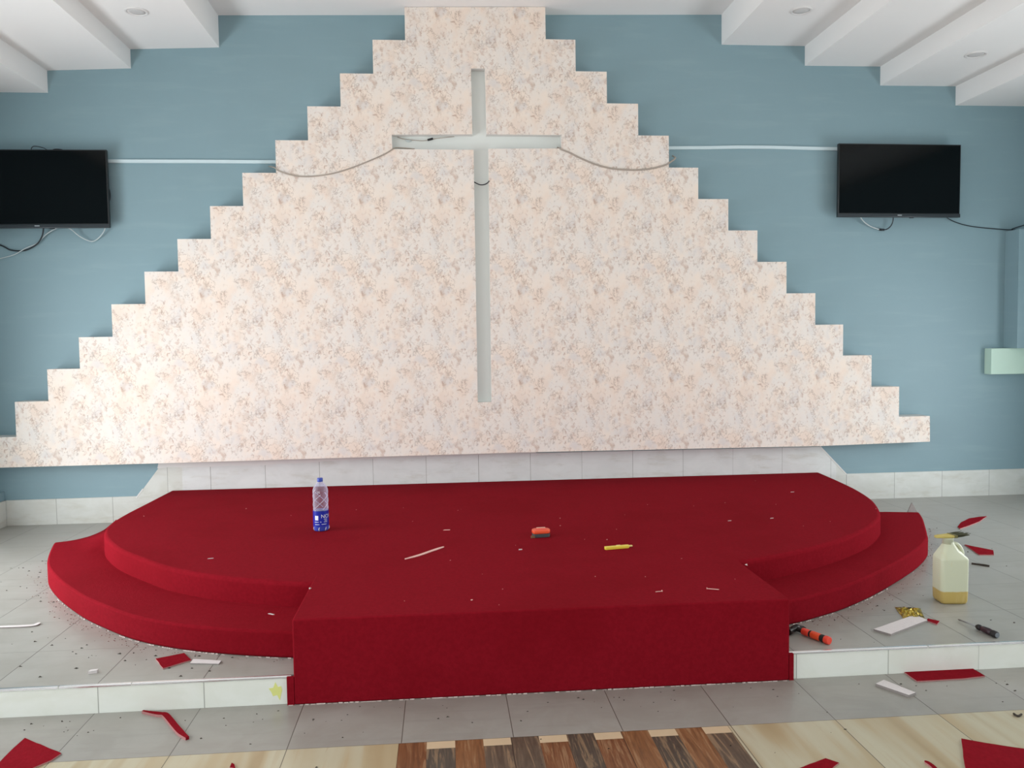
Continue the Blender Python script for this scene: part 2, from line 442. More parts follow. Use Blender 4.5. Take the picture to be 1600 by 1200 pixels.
# yellow paint splash on the riser tile beside the carpet
bm = bmesh.new()
ring = [( .022, 0), (.018, .017), (.006, .014), (-.004, .034), (-.012, .012), (-.030, .010), (-.020, -.006), (-.014, -.022), (.002, -.018), (.012, -.040), (.018, -.014)]
prism(bm, [(-.833 + a, -.056 + b) for a, b in ring], 'y', -3.0462, -3.0445)
obj('paint_splash', bm, plain('yellow_green_paint', (226, 228, 140), .6), plat)

struct(obj('wall_back', B(XL-.2, XR+.2, 0.0, .2, FL-.2, 4.0), WALL))

def side_wall(name, xi, xo, wins):
    bm = bmesh.new(); y = YR
    for c in sorted(wins):
        lo, hi = (.02, 2.10) if c > -2.5 else (.92, 2.28)
        box(bm, min(xi, xo), max(xi, xo), y, c-.85, FL-.2, 4.0); y = c+.85
        box(bm, min(xi, xo), max(xi, xo), c-.85, c+.85, FL-.2, lo); box(bm, min(xi, xo), max(xi, xo), c-.85, c+.85, hi, 4.0)
    box(bm, min(xi, xo), max(xi, xo), y, 0.0, FL-.2, 4.0)
    return bm
WINS = (-2.0, -4.25, -6.75, -9.25)
struct(obj('wall_left', side_wall('wall_left', XL, XL-.2, WINS), WALL))
struct(obj('wall_right', side_wall('wall_right', XR, XR+.2, WINS), WALL))
bm = bmesh.new()
box(bm, XL-.2, -1.95, YR-.2, YR, FL-.2, 4.0); box(bm, 3.15, XR+.2, YR-.2, YR, FL-.2, 4.0); box(bm, -1.95, 3.15, YR-.2, YR, 2.35, 4.0)
struct(obj('wall_rear', bm, WALL))
nwin = 0
for xw in (XL-.12, XR+.06):
    for c in WINS:
        nwin += 1; dr = c > -2.5
        bm = bmesh.new()
        lo, hi = (.02, 2.10) if c > -2.5 else (.92, 2.28)
        for y0, y1, z0, z1 in ((c-.85, c-.80, lo, hi), (c+.80, c+.85, lo, hi), (c-.85, c+.85, lo, lo+.05), (c-.85, c+.85, hi-.05, hi), (c-.02, c+.02, lo, hi)):
            box(bm, xw, xw+.06, y0, y1, z0, z1)
        struct(obj(('door_%d' % (1 if xw < 0 else 2)) if dr else 'window_%d' % nwin, bm, FRAMEW))
# low sill wall along the left side, seen only as the turn of its tiled skirting
struct(obj('wall_left_ledge', B(XL, -3.372, -.58, -.001, 0.0, .25), WALL))
struct(obj('baseboard_left', B(-3.372, -3.358, -.58, -.016, 0.0, .187), SKIRT_L))

# stepped ceiling, lower towards both side walls
prof = [(XL-.2, 3.13), (-2.945, 3.13), (-2.945, 3.287), (-2.362, 3.31), (-2.362, 3.446), (-1.735, 3.468), (-1.735, 3.697), (2.020, 3.772),
        (2.020, 3.547), (2.680, 3.547), (2.680, 3.398), (3.290, 3.400), (3.290, 3.254), (3.910, 3.256), (3.910, 3.107), (XR+.2, 3.107), (XR+.2, 4.2), (XL-.2, 4.2)]
struct(obj('ceiling', prism(bmesh.new(), prof, 'y', YR-.2, 0.0), CEIL))

# skirting: low strips at the sides, a taller run behind the stage with sloping ends
struct(obj('baseboard_back', prism(bmesh.new(), [(-3.358, 0), (-2.1, 0), (-2.1, .425), (-2.257, .412), (-2.425, .191), (-3.358, .187)], 'y', -.014, 0.0), SKIRT_L))
struct(obj('baseboard_back', prism(bmesh.new(), [(-2.1, 0), (2.95, 0), (2.95, .290), (2.812, .432), (.4, .440), (-2.1, .425)], 'y', -.014, 0.0), SKIRT_C))
struct(obj('baseboard_back', prism(bmesh.new(), [(2.95, 0), (XR, 0), (XR, .209), (3.029, .208), (2.95, .290)], 'y', -.014, 0.0), SKIRT_R))
bm = bmesh.new()
top = [(-2.262, .452), (.55, .452)]
low = [(.55, .440), (.1, .436), (-.35, .433), (-.5, .428), (-.75, .428), (-.85, .420), (-1.05, .418), (-1.2, .408), (-1.42, .406), (-1.5, .398), (-1.75, .402), (-1.95, .396), (-2.2, .402), (-2.275, .396)]
prism(bm, top+low, 'y', -.020, -.010)
struct(obj('trim_1', bm, PLASTER))
for k, (a, b) in enumerate((((-2.385, .245), (-2.436, .180)), ((2.815, .435), (3.035, .205)))):
    d = Vector((b[0]-a[0], b[1]-a[1])).normalized(); n = Vector((-d.y, d.x))*.0045
    struct(obj('trim_%d' % (k+2), prism(bmesh.new(), [(a[0]-n.x, a[1]-n.y), (b[0]-n.x, b[1]-n.y), (b[0]+n.x, b[1]+n.y), (a[0]+n.x, a[1]+n.y)], 'y', -.017, -.010), PLASTER))

# ------------------------------------------------------------------ the stepped panel with the recessed cross
T = -.1544
L_px = [(-0.3821, 3.7177), (-0.6160, 3.4875), (-0.8542, 3.2464), (-1.0918, 3.0105), (-1.3245, 2.7683), (-1.5631, 2.5358), (-1.7968, 2.2992), (-2.0322, 2.0655), (-2.2691, 1.8346), (-2.5054, 1.6043), (-2.7390, 1.3723), (-2.9653, 1.1475), (-3.1956, 0.9188)]
R_px = [(0.6424, 3.7375), (0.8628, 3.5115), (1.0950, 3.2833), (1.3297, 3.0527), (1.5620, 2.8197), (1.7868, 2.5842), (2.0190, 2.3510), (2.2460, 2.1155), (2.4753, 1.8775), (2.7045, 1.6372), (2.9283, 1.3945), (3.1595, 1.1542), (3.3853, 0.9066), (3.6394, 0.6710)]
outl = [None]
outl[0] = (L_px[0][0], 3.7215)
for i in range(1, 13):
    outl += [(L_px[i-1][0], L_px[i][1]), L_px[i]]
outl += [(L_px[12][0], .668), (-3.549, .668), (-3.549, .450)]
outl += [(-2.2230, 0.4525), (0.4010, 0.4655), (2.7428, 0.4562), (3.6423, 0.4694)]
rr = []
for i in range(13, 0, -1):
    rr += [R_px[i], (R_px[i-1][0], R_px[i][1])]
outl += rr + [(R_px[0][0], 3.7425)]
hole = [(0.0915, 3.2931), (0.1921, 3.2944), (0.1965, 2.8197), (0.7509, 2.8188), (0.7499, 2.7208), (0.2090, 2.7155), (0.2044, 0.8505), (0.1016, 0.8478), (0.1007, 2.7079), (-0.4907, 2.7093), (-0.4931, 2.8126), (0.0931, 2.8190)]
fw_root = thing('stepped_wall_panel', 'tall stepped pyramid panel in cream floral wallpaper with a recessed cross, on the blue wall', 'wall panel', (0, 0, 0))
bm = bmesh.new()
def loop_edges(pts, y):
    vs = [bm.verts.new((p[0], y, p[1])) for p in pts]
    return vs, [bm.edges.new((vs[i], vs[(i+1) % len(vs)])) for i in range(len(vs))]
va, ea = loop_edges(outl, T); vb, eb = loop_edges(hole, T)
bmesh.ops.triangle_fill(bm, use_beauty=True, use_dissolve=False, edges=ea+eb)
front = bm.faces[:]
ext = bmesh.ops.extrude_face_region(bm, geom=front)
for v in [e for e in ext['geom'] if isinstance(e, bmesh.types.BMVert)]: v.co.y = -.0005
# side walls of the panel are bare plaster, the face wears the paper
for f in bm.faces:
    ys = [v.co.y for v in f.verts]
    f.material_index = 0 if max(ys) < -.1 else 1
obj('papered_board', bm, [PAPER, PLASTER], fw_root)
# cross recess: back plate a hand's breadth behind the face
bm = bmesh.new()
hx = [p[0] for p in hole]; hz = [p[1] for p in hole]
prism(bm, [(p[0], p[1]) for p in hole], 'y', T+.065, -.012)
obj('cross_recess', bm, RECESS, fw_root)['label'] = 'plain grey white recessed cross'
# a curled corner of the paper and the loose flaps on the step tops
bm = bmesh.new()
cx, cz = (3.1595, 1.1542)
prev = None
for k in range(6):
    a = k/5*2.2
    p = (bm.verts.new((cx-.030+.004*k, T-.001-.006*math.sin(a), cz-.002-.001*k)), bm.verts.new((cx-.004, T-.001-.009*math.sin(a), cz-.032+.004*k)))
    if prev: bm.faces.new((prev[0], prev[1], p[1], p[0]))
    prev = p
obj('curled_paper_corner', bm, PLASTER, fw_root, smooth=True)

# ------------------------------------------------------------------ the carpeted stage
H1, H2 = .115, .23
stage = thing('carpeted_stage', 'big red carpeted stage with curved lower step and straight front block on tiled platform', 'stage', (.2, -1.5, 0))
def SP(pts): return [(p[0]-.2, p[1]+1.5) for p in pts]
upper = [(2.806, -.016), (2.775, -.40), (2.725, -.80), (2.640, -1.16), (2.50, -1.50), (2.38, -1.69), (2.22, -1.88), (2.04, -2.04), (1.83, -2.195), (1.62, -2.315), (1.40, -2.42), (1.15, -2.50), (.70, -2.58), (.25, -2.61), (-.30, -2.60),
         (-.757, -2.56), (-.92, -2.52), (-1.05, -2.47), (-1.20, -2.405), (-1.37, -2.305), (-1.53, -2.185), (-1.71, -2.00), (-1.88, -1.81), (-2.01, -1.62), (-2.115, -1.42), (-2.185, -1.18), (-2.205, -.90), (-2.195, -.50), (-2.181, -.016)]
def spl(pts): return [(v.x, v.y) for v in smooth_line([(p[0], p[1], 0) for p in pts], 5)]
obj('upper_platform', prism(bmesh.new(), SP(spl(upper)), 'z', H2, 0.0), CARPET, stage, bevel=.020, seg=4)
lower = [(3.030, -1.035), (2.955, -1.20), (2.85, -1.40), (2.735, -1.61), (2.655, -1.74), (2.434, -1.985), (2.067, -2.312), (1.786, -2.525), (1.61, -2.63), (1.386, -2.735), (1.05, -2.83), (.5, -2.90), (0, -2.91), (-.45, -2.90),
         (-.807, -2.862), (-1.16, -2.765), (-1.406, -2.655), (-1.583, -2.537), (-1.761, -2.375), (-1.902, -2.232), (-2.06, -2.04), (-2.20, -1.85), (-2.33, -1.64), (-2.42, -1.44), (-2.50, -1.22), (-2.542, -1.09)]
lowc = spl(lower)
LOW_BACK = [(-2.43, -1.04), (-2.0, -1.0), (2.5, -.96), (2.82, -.985)]
obj('lower_step', prism(bmesh.new(), SP(lowc + LOW_BACK), 'z', H1, 0.0), CARPET, stage, bevel=.012, seg=3)
prof = [(-1.560, FL), (-1.560, H2+.0008), (-.95, H2+.0008), (-.95, 0.0005), (-1.5455, 0.0005), (-1.5455, FL)]
obj('front_block', prism(bmesh.new(), prof, 'x', -.963, 1.053), CARPET, stage, bevel=.010, seg=3)
for a, b in ((-.990, -.9625), (1.0525, 1.071)):      # the carpet laps a little past the block over the riser
    obj('side_lap', B(a, b, -1.5595, -1.5455, FL, 0.0), CARPET, stage)
# carpet flap that sweeps up from the lower step to the upper platform on the left
bm = bmesh.new()
back = smooth_line([(-2.475, -1.060, .113), (-2.43, -1.045, .117), (-2.36, -1.015, .130), (-2.29, -.995, .158), (-2.24, -1.000, .195), (-2.197, -1.02, .229)], 4)
front = smooth_line([(-2.46, -1.16, .1145), (-2.38, -1.28, .1145), (-2.30, -1.38, .1145), (-2.20, -1.47, .1145), (-2.08, -1.48, .1145), (-2.04, -1.36, .226)], 4)
rows = []
for p, q in zip(back, front):
    row = [bm.verts.new((p.x-.2, p.y+1.5, 0.0)), bm.verts.new((p.x-.2, p.y+1.5, p.z))]
    for k in range(1, 6):
        t = k/5; m = p.lerp(q, t); m.z = p.z+(q.z-p.z)*(1-(1-t)**1.8)
        row.append(bm.verts.new((m.x-.2, m.y+1.5, m.z)))
    rows.append(row)
for a, b in zip(rows, rows[1:]):
    for i in range(len(a)-1): bm.faces.new((a[i], a[i+1], b[i+1], b[i]))
obj('carpet_flap', bm, CARPET, stage, smooth=True)
# pale ragged backing along the bottom edges
bm = bmesh.new()
def ragged(p, q, out, zb, n, prob=.75):
    p = Vector(p); q = Vector(q); o = Vector(out).normalized()
    for i in range(n):
        if random.random() > prob: continue
        a = p.lerp(q, i/n); b = p.lerp(q, (i+random.uniform(.6, 1.0))/n)
        h = random.uniform(.001, .0035); t = random.uniform(.001, .0032)
        vs = [bm.verts.new((c.x+d.x, c.y+d.y, zb+z)) for c, d, z in ((a, o*0, 0), (b, o*0, 0), (b, o*t, 0), (a, o*t, 0), (a, o*0, h), (b, o*0, h), (b, o*t*.5, h*random.uniform(.3, 1)), (a, o*t*.5, h*random.uniform(.3, 1)))]
        for f in ((0, 1, 5, 4), (1, 2, 6, 5), (2, 3, 7, 6), (3, 0, 4, 7), (4, 5, 6, 7), (0, 3, 2, 1)): bm.faces.new([vs[k] for k in f])
lc = SP(lowc)
for i in range(len(lc)-1):
    a, b = lc[i], lc[i+1]
    mx = (a[0]+b[0])/2+.2
    if -.78 < mx < 1.27: continue
    d = Vector((b[0]-a[0], b[1]-a[1])); nrm = Vector((d.y, -d.x))
    if nrm.dot(Vector((a[0], a[1]))) < 0: nrm = -nrm
    ragged(a, b, nrm, 0.0, 4, .30 if abs(mx) > 1.6 else .6)
ragged((-.985, -1.561), (1.068, -1.561), (0, -1), FL, 95, .8)
for (x, y, z) in ((-0.7559, -2.6634, 0.2300), (1.2624, -2.5518, 0.2300)):
    x -= .2; y += 1.5
    vs = [bm.verts.new(p) for p in ((x-.006, y+.012, z+.002), (x+.006, y+.012, z+.002), (x, y-.010, z+.003), (x, y, z+.010))]
    for f in ((0, 1, 3), (1, 2, 3), (2, 0, 3), (0, 2, 1)): bm.faces.new([vs[i] for i in f])
obj('ragged_backing_edge', bm, plain('frayed_backing', (206, 186, 180), .9, var=.2, scale=200), stage)['kind'] = 'stuff'

# ------------------------------------------------------------------ ceiling lamps
def downlight(x, y, z, label):
    t = thing('ceiling_light', label, 'ceiling light', (x, y, z), 0, 'round ceiling lights')
    obj('trim_ring', lathe(bmesh.new(), [(.070, .006), (.074, -.003), (.066, -.008), (.056, -.005), (.056, .006)], 40), LAMPW, t)
    obj('diffuser', lathe(bmesh.new(), [(.054, .004), (.054, -.002), (.030, -.0045), (.004, -.005)], 40), plain('unlit_diffuser', (212, 210, 208), .4), t)
downlight(-2.078, -.678, 3.457, 'round unlit ceiling light in the left ceiling step')
downlight(2.346, -.683, 3.545, 'round unlit ceiling light in the right ceiling step nearest the middle')
downlight(3.589, -.723, 3.254, 'round unlit ceiling light in the ceiling above the right television')

# ------------------------------------------------------------------ televisions
def television(cx, cz, label, h=.560):
    t = thing('television', label, 'television', (cx, -.001, cz), 0, 'wall televisions')
    W2 = .494; H2_ = h/2
    bm = bmesh.new(); box(bm, -W2, W2, -.100, -.070, -H2_, H2_)
    obj('housing', bm, BLACKP, t, bevel=.004)
    bm = bmesh.new(); box(bm, -.36, .36, -.071, -.040, -.24, .14)
    obj('rear_cover', bm, BLACKP, t, bevel=.012)
    bm = bmesh.new(); box(bm, -.18, .18, -.041, 0.0, -.11, .11)
    obj('wall_bracket', bm, DARKSTEEL, t, bevel=.003)
    bm = bmesh.new(); box(bm, -W2+.009, W2-.009, -.1015, -.099, -H2_+.030, H2_-.009)
    obj('screen', bm, SCREEN, t)
    bm = bmesh.new(); box(bm, -W2-.002, W2+.002, -.106, -.098, -H2_-.002, -H2_+.026)
    obj('lower_bezel', bm, BEZEL, t, bevel=.004)
    bm = bmesh.new(); box(bm, -.017, .017, -.1068, -.1058, -H2_+.010, -H2_+.017)
    obj('maker_badge', bm, LOGO, t)
    bm = bmesh.new(); box(bm, .085, .115, -.105, -.094, -H2_-.009, -H2_-.001)
    obj('sensor_window', bm, BEZEL, t)
    return t
tvr = television(3.402, 2.502, 'flat black wall television to the right of the floral panel')
tvr.rotation_euler = (0, math.radians(.3), 0)
tvl = television(-3.012, 2.430, 'flat black wall television at the left edge, left of the floral panel', .552)
tvl.rotation_euler = (0, math.radians(-.1), 0)
cable('cable', [(-2.9896, -0.0600, 2.1600), (-3.0053, -0.0500, 2.1066), (-3.0500, -0.0350, 2.0492), (-3.1385, -0.0200, 2.0054), (-3.2394, -0.0120, 2.0067), (-3.3051, -0.0100, 2.0393), (-3.45, -.010, 2.10), (-3.52, -.03, 2.2), (-3.5, -.06, 2.28)], .0050, BLKCABLE, 'thick black cable looping down below the left television')
cable('cable', [(-2.8837, -0.0600, 2.1643), (-2.9422, -0.0500, 2.1384), (-2.9944, -0.0350, 2.1085), (-3.0567, -0.0200, 2.0555), (-3.1360, -0.0240, 2.0187), (-3.2203, -0.0180, 1.9739), (-3.3234, -0.0080, 1.9479)], .0034, WHTCABLE, 'thin white cable running down left behind the black loop under the left television')
cable('cable', [(-2.8307, -0.0600, 2.1642), (-2.8003, -0.0500, 2.1471), (-2.7572, -0.0300, 2.1037), (-2.7001, -0.0200, 2.0725), (-2.6600, -0.0200, 2.0701), (-2.6146, -0.0300, 2.0987), (-2.5738, -0.0500, 2.1420), (-2.5633, -0.0620, 2.1770)], .0036, WHTCABLE, 'short white cable looped under the right end of the left television')
cable('cable', [(-3.0500, -0.0600, 2.6942), (-3.0535, -0.0500, 2.7235), (-3.0399, -0.0400, 2.7417), (-3.0029, -0.0350, 2.7385), (-2.9637, -0.0450, 2.7252), (-2.9231, -0.0600, 2.6949)], .0026, BLKCABLE, 'thin black cable arching over the top edge of the left television')
cable('cable', [(-2.9297, -0.0450, 2.6982), (-2.9047, -0.0400, 2.7194), (-2.8694, -0.0400, 2.7214), (-2.8367, -0.0450, 2.7123), (-2.8267, -0.0500, 2.6886)], .0035, BLKCABLE, 'black coiled cable barely showing on top of the left television')
cable('cable', [(-2.5435, -0.0500, 2.4623), (-2.5309, -0.0450, 2.4358), (-2.5258, -0.0450, 2.3947), (-2.5300, -0.0500, 2.3526), (-2.5469, -0.0550, 2.3244)], .0042, BLKCABLE, 'black cable bulging past the right side of the left television')
ct = thing('cable', 'white cable joined to a black plug in a loop under the right television', 'cable', (3.2, -.03, 2.17))
def rel(o, pts): return [(p[0]-o.location[0], p[1]-o.location[1], p[2]-o.location[2]) for p in pts]
cable('white_lead', rel(ct, [(3.1058, -0.0600, 2.2342), (3.1269, -0.0500, 2.2110), (3.1663, -0.0350, 2.1833), (3.2189, -0.0250, 2.1572), (3.2899, -0.0200, 2.1353)]), .0042, WHTCABLE, parent=ct)
cable('black_lead', rel(ct, [(3.3162, -0.0200, 2.1352), (3.3448, -0.0250, 2.1395), (3.3704, -0.0350, 2.1630), (3.3773, -0.0500, 2.1957), (3.3764, -0.0600, 2.2339)]), .0040, BLKCABLE, parent=ct)
obj('plug', tube(bmesh.new(), rel(ct, [(3.2820, -0.0200, 2.1373), (3.3004, -0.0200, 2.1352), (3.3240, -0.0200, 2.1352)]), .0085, 8), BLKCABLE, ct)
cable('cable', [(3.7963, -0.0600, 2.2384), (3.8518, -0.0400, 2.2113), (3.9555, -0.0120, 2.1824), (4.0668, -0.0060, 2.1603), (4.2013, -0.0060, 2.1459), (4.3470, -0.0060, 2.1354), (4.4227, -0.0060, 2.1342), (4.40, -.010, 2.142), (4.60, -.006, 2.20), (4.70, -.006, 2.24)], .0036, BLKCABLE, 'long thin black cable running right along the wall from the right television')

# white cable trunking on the wall
def trunk(pts, label):
    bm = bmesh.new()
    P = pts
    for (a, b) in zip(P, P[1:]):
        vs = [bm.verts.new(p) for p in ((a[0], 0, a[1]-.0125), (a[0], -.013, a[1]-.0115), (a[0], -.014, a[1]+.0115), (a[0], 0, a[1]+.0125), (b[0], 0, b[1]-.0125), (b[0], -.013, b[1]-.0115), (b[0], -.014, b[1]+.0115), (b[0], 0, b[1]+.0125))]
        for f in ((0, 1, 5, 4), (1, 2, 6, 5), (2, 3, 7, 6), (0, 3, 2, 1), (4, 5, 6, 7), (3, 0, 4, 7)): bm.faces.new([vs[i] for i in f])
    tag(obj('cable_trunking', bm, TRUNK), label, 'cable trunking', 'white cable trunking on the wall')
trunk([(-2.70, 2.645), (-2.53, 2.645), (-1.9, 2.646), (-1.33, 2.644)], 'straight white cable trunking between left television and floral panel')
trunk([(1.58, 2.762), (1.9, 2.766), (2.15, 2.772), (2.4, 2.772), (2.7, 2.766), (2.95, 2.763), (3.0, 2.763)], 'slightly bowed white cable trunking between floral panel and right television')

# drooping cables across the wallpaper
cable('cable', [(-1.40, -.02, 2.61), (-1.3341, -0.1570, 2.5724), (-1.3027, -0.1590, 2.5493), (-1.2399, -0.1600, 2.5265), (-1.1587, -0.1600, 2.5108), (-1.0587, -0.1600, 2.5111), (-0.9214, -0.1600, 2.5321), (-0.7831, -0.1600, 2.5737), (-0.6441, -0.1600, 2.6293), (-0.5511, -0.1600, 2.6710), (-0.4952, -0.1580, 2.7039), (-0.4691, -0.1200, 2.7265), (-0.4050, -0.0960, 2.7300), (-0.3303, -0.0950, 2.7237)], .0046, GRYCABLE, 'grey brown cable drooping over the wallpaper to the left arm of the cross', n=6)
cable('cable', [(.73, -.10, 2.74), (0.7446, -0.1570, 2.7155), (0.8015, -0.1590, 2.6943), (0.8824, -0.1600, 2.6547), (1.0020, -0.1600, 2.6060), (1.1223, -0.1600, 2.5759), (1.2674, -0.1600, 2.5646), (1.3889, -0.1600, 2.5698), (1.4864, -0.1600, 2.5890), (1.5502, -0.1590, 2.6108), (1.62, -.12, 2.66), (1.63, -.02, 2.70)], .0062, GRYCABLE, 'pale tan cable drooping over the wallpaper from the right arm of the cross', n=6)
cable('cable', [(0.0925, -0.1500, 2.4813), (0.1116, -0.1400, 2.4711), (0.1444, -0.1400, 2.4572), (0.1775, -0.1400, 2.4591), (0.2010, -0.1450, 2.4704), (0.2124, -0.1560, 2.4823)], .0042, BLKCABLE, 'short dark cable hanging across the upright of the cross')
wt = thing('light_lead', 'thin lead with a black plug lying in the left arm of the cross', 'cable', (-0.2165, -0.1000, 2.7836))
cable('lead', rel(wt, [(-0.4547, -0.0950, 2.8111), (-0.4128, -0.1000, 2.7963), (-0.3429, -0.1000, 2.7875), (-0.2727, -0.1000, 2.7833), (-0.2163, -0.1000, 2.7906), (-0.1551, -0.1000, 2.8026), (-0.0371, -0.0950, 2.8162)]), .0026, GRYCABLE, parent=wt)
obj('plug', tube(bmesh.new(), rel(wt, [(-0.2351, -0.1020, 2.7886), (-0.2163, -0.1020, 2.7934), (-0.1950, -0.1020, 2.7991)]), .0080, 8), BLACKR, wt)
obj('white_clip', tube(bmesh.new(), rel(wt, [(-0.3989, -0.1020, 2.7876), (-0.3757, -0.1020, 2.7808), (-0.3523, -0.1020, 2.7823)]), .0070, 8, radii=[.004, .008, .004]), WHTCABLE, wt)

# pale green ledge and the blue pilaster that stands on it
lg = tag(obj('wall_ledge', B(4.187, XR, -.085, -.001, .985, 1.190), MINT, bevel=.002), 'pale green boxed ledge sticking out of the blue wall at the right edge', 'ledge')
pl = tag(obj('pilaster', B(4.345, XR, -.160, -.001, 1.1905, 2.120), WALL), 'shallow blue boxed pilaster standing on the pale green ledge at the right edge', 'pilaster')

# ------------------------------------------------------------------ bottle
bt = thing('water_bottle', 'clear plastic water bottle with blue cap and blue label standing on the stage', 'bottle', (-.871, -1.505, .2303), math.radians(4))
bm = bmesh.new(); sides = 40
prof = [(.030, .0), (.040, .003), (.0425, .012), (.0435, .03), (.0440, .05), (.0440, .112), (.0430, .118)]
for k in range(15): prof.append((.0425 + (.0012 if k % 2 else -.0012), .122 + k*.0060))
prof += [(.0435, .214), (.0440, .224), (.0430, .236), (.0385, .250), (.0300, .264), (.0210, .275), (.0150, .281), (.0140, .286), (.0140, .292)]
lathe(bm, prof, sides)
for v in bm.verts:      # twist the ribs into a spiral
    if .121 < v.co.z < .210:
        ang = math.atan2(v.co.y, v.co.x); v.co.z += .006*math.sin(ang*2)*min(1, (v.co.z-.121)/.02)*min(1, (.210-v.co.z)/.02)
obj('body', bm, CLEAR, bt, smooth=True)
RIBM = plain('painted_bottle_highlight', (206, 200, 214), .12, spec=.9)  # opaque pale colour that paints highlights onto the spiral ribs and the base
for h in range(5):
    pts = []
    for k in range(25):
        t = k/24; a = h*2*math.pi/5 + t*2.3; r = .0432-.0006
        pts.append((r*math.cos(a), r*math.sin(a), .124+t*.088))
    obj('spiral_rib_highlight', tube(bmesh.new(), pts, .0017, 6), RIBM, bt)
for k in range(7):
    a = k*2*math.pi/7
    obj('base_highlight', tube(bmesh.new(), [(.040*math.cos(a), .040*math.sin(a), .004), (.0445*math.cos(a), .0445*math.sin(a), .014), (.0447*math.cos(a+.1), .0447*math.sin(a+.1), .026)], .003, 6, radii=[.0035, .003, .0008]), RIBM, bt)  # short pale tubes added as painted highlights around the bottle base
obj('base_cup', lathe(bmesh.new(), [(.028, -.0), (.0405, .002), (.0435, .012), (.0445, .030), (.0447, .034)], sides, cap=False), CLEARB, bt)
obj('water', lathe(bmesh.new(), [(.026, .004), (.040, .008), (.0415, .030), (.0415, .108), (.0402, .120)], sides), mat_clear('water_fill', (.55, .62, .95, 1), .05), bt)
lbl = obj('label', lathe(bmesh.new(), [(.0449, .030), (.0449, .118)], sides, cap=False), LABELB, bt)
lbl['label'] = 'blue paper label with NOV in white'
def wrap_text(body, size, u0, z0, r, parent, name, m):
    cu = bpy.data.curves.new(name, 'FONT'); cu.body = body; cu.size = size
    tmp = bpy.data.objects.new(name, cu); C.objects.link(tmp)
    bpy.context.view_layer.update()
    me = bpy.data.meshes.new_from_object(tmp.evaluated_get(bpy.context.evaluated_depsgraph_get()))
    bpy.data.objects.remove(tmp)
    bb = bmesh.new(); bb.from_mesh(me); bmesh.ops.subdivide_edges(bb, edges=[e for e in bb.edges if e.calc_length() > .006], cuts=2); bb.to_mesh(me); bb.free()
    for v in me.vertices:
        a = -math.pi/2 + (v.co.x+u0)/r
        z = v.co.y+z0
        v.co = (r*math.cos(a), r*math.sin(a), z)
    me.materials.clear()
    return link(name, me, m, parent)
wrap_text('NOV', .030, .003, .078, .0453, lbl, 'lettering', WHITEP)
wrap_text('JG', .016, -.014, .222, .0446, bt, 'lettering', WHITEP)
def wrap_rect(bm, u0, u1, z0, z1, r):
    n = 6; prev = None
    for k in range(n+1):
        a = -math.pi/2 + (u0+(u1-u0)*k/n)/r
        p = [bm.verts.new((r*math.cos(a), r*math.sin(a), z)) for z in (z0, z1)]
        if prev: bm.faces.new((prev[0], p[0], p[1], prev[1]))
        prev = p
bm = bmesh.new()
wrap_rect(bm, -.033, -.012, .066, .092, .0453)
for u0, u1, z in ((.020, .040, .070), (.024, .042, .062), (.020, .042, .054), (-.036, -.010, .054), (-.034, -.006, .040), (.006, .036, .041), (-.002, .006, .055)):
    wrap_rect(bm, u0, u1, z, z+.0025, .0453)
obj('print_marks', bm, WHITEP, lbl)
bm = bmesh.new(); lathe(bm, [(.0160, .283), (.0162, .285), (.0162, .302), (.0150, .304)], 40)
obj('cap', bm, BLUECAP, bt)

# ------------------------------------------------------------------ tape measure, knife, pale strip and small bits on the stage
tm = thing('tape_measure', 'small orange and grey tape measure lying flat on the stage', 'tape measure', ((0.3663, -1.8332, 0.2300)[0], (0.3663, -1.8332, 0.2300)[1], .2303), math.radians(6))
dsh = [(-.046, -.026), (-.030, -.034), (.026, -.034), (.044, -.024), (.050, 0), (.044, .024), (.026, .036), (-.018, .038), (-.040, .026), (-.048, .006)]
dsh = [(v.x, v.y) for v in smooth_line([(a, b, 0) for a, b in dsh], 4, True)]
obj('rubber_base', prism(bmesh.new(), dsh, 'z', .020, 0.0), GREYR, tm, bevel=.003)
obj('orange_shell', prism(bmesh.new(), [(a*1.03, b*1.03) for a, b in dsh], 'z', .040, .020), ORANGE, tm, bevel=.006, seg=3)
obj('face_disc', prism(bmesh.new(), [(a*.62, b*.62) for a, b in dsh], 'z', .0415, .038), ORANGER, tm, bevel=.001)
obj('belt_clip', B(-.018, .030, .020, .030, .040, .0435), plain('pale_clip', (230, 190, 170), .4), tm)
obj('tape_hook', B(-.062, -.040, -.036, -.024, .001, .012), plain('worn_steel_hook', (150, 120, 90), .4, metal=.7), tm)

uk = thing('utility_knife', 'yellow plastic snap off knife lying on the stage right of the tape measure', 'knife', (0.7306, -2.1513, 0.2300), math.radians(11))
uk.location.z = .2303
obj('handle', prism(bmesh.new(), [(-.072, -.013), (.050, -.015), (.060, -.006), (.060, .010), (.048, .013), (-.072, .013), (-.076, 0)], 'z', .014, 0.0), YELLOW, uk, bevel=.002)
obj('slider', B(-.01, .012, -.004, .006, .0138, .0175), PALEY, uk, bevel=.001)
obj('blade_tip', prism(bmesh.new(), [(.058, -.002), (.080, .000), (.078, .009), (.058, .010)], 'z', .010, .004), PALEY, uk)

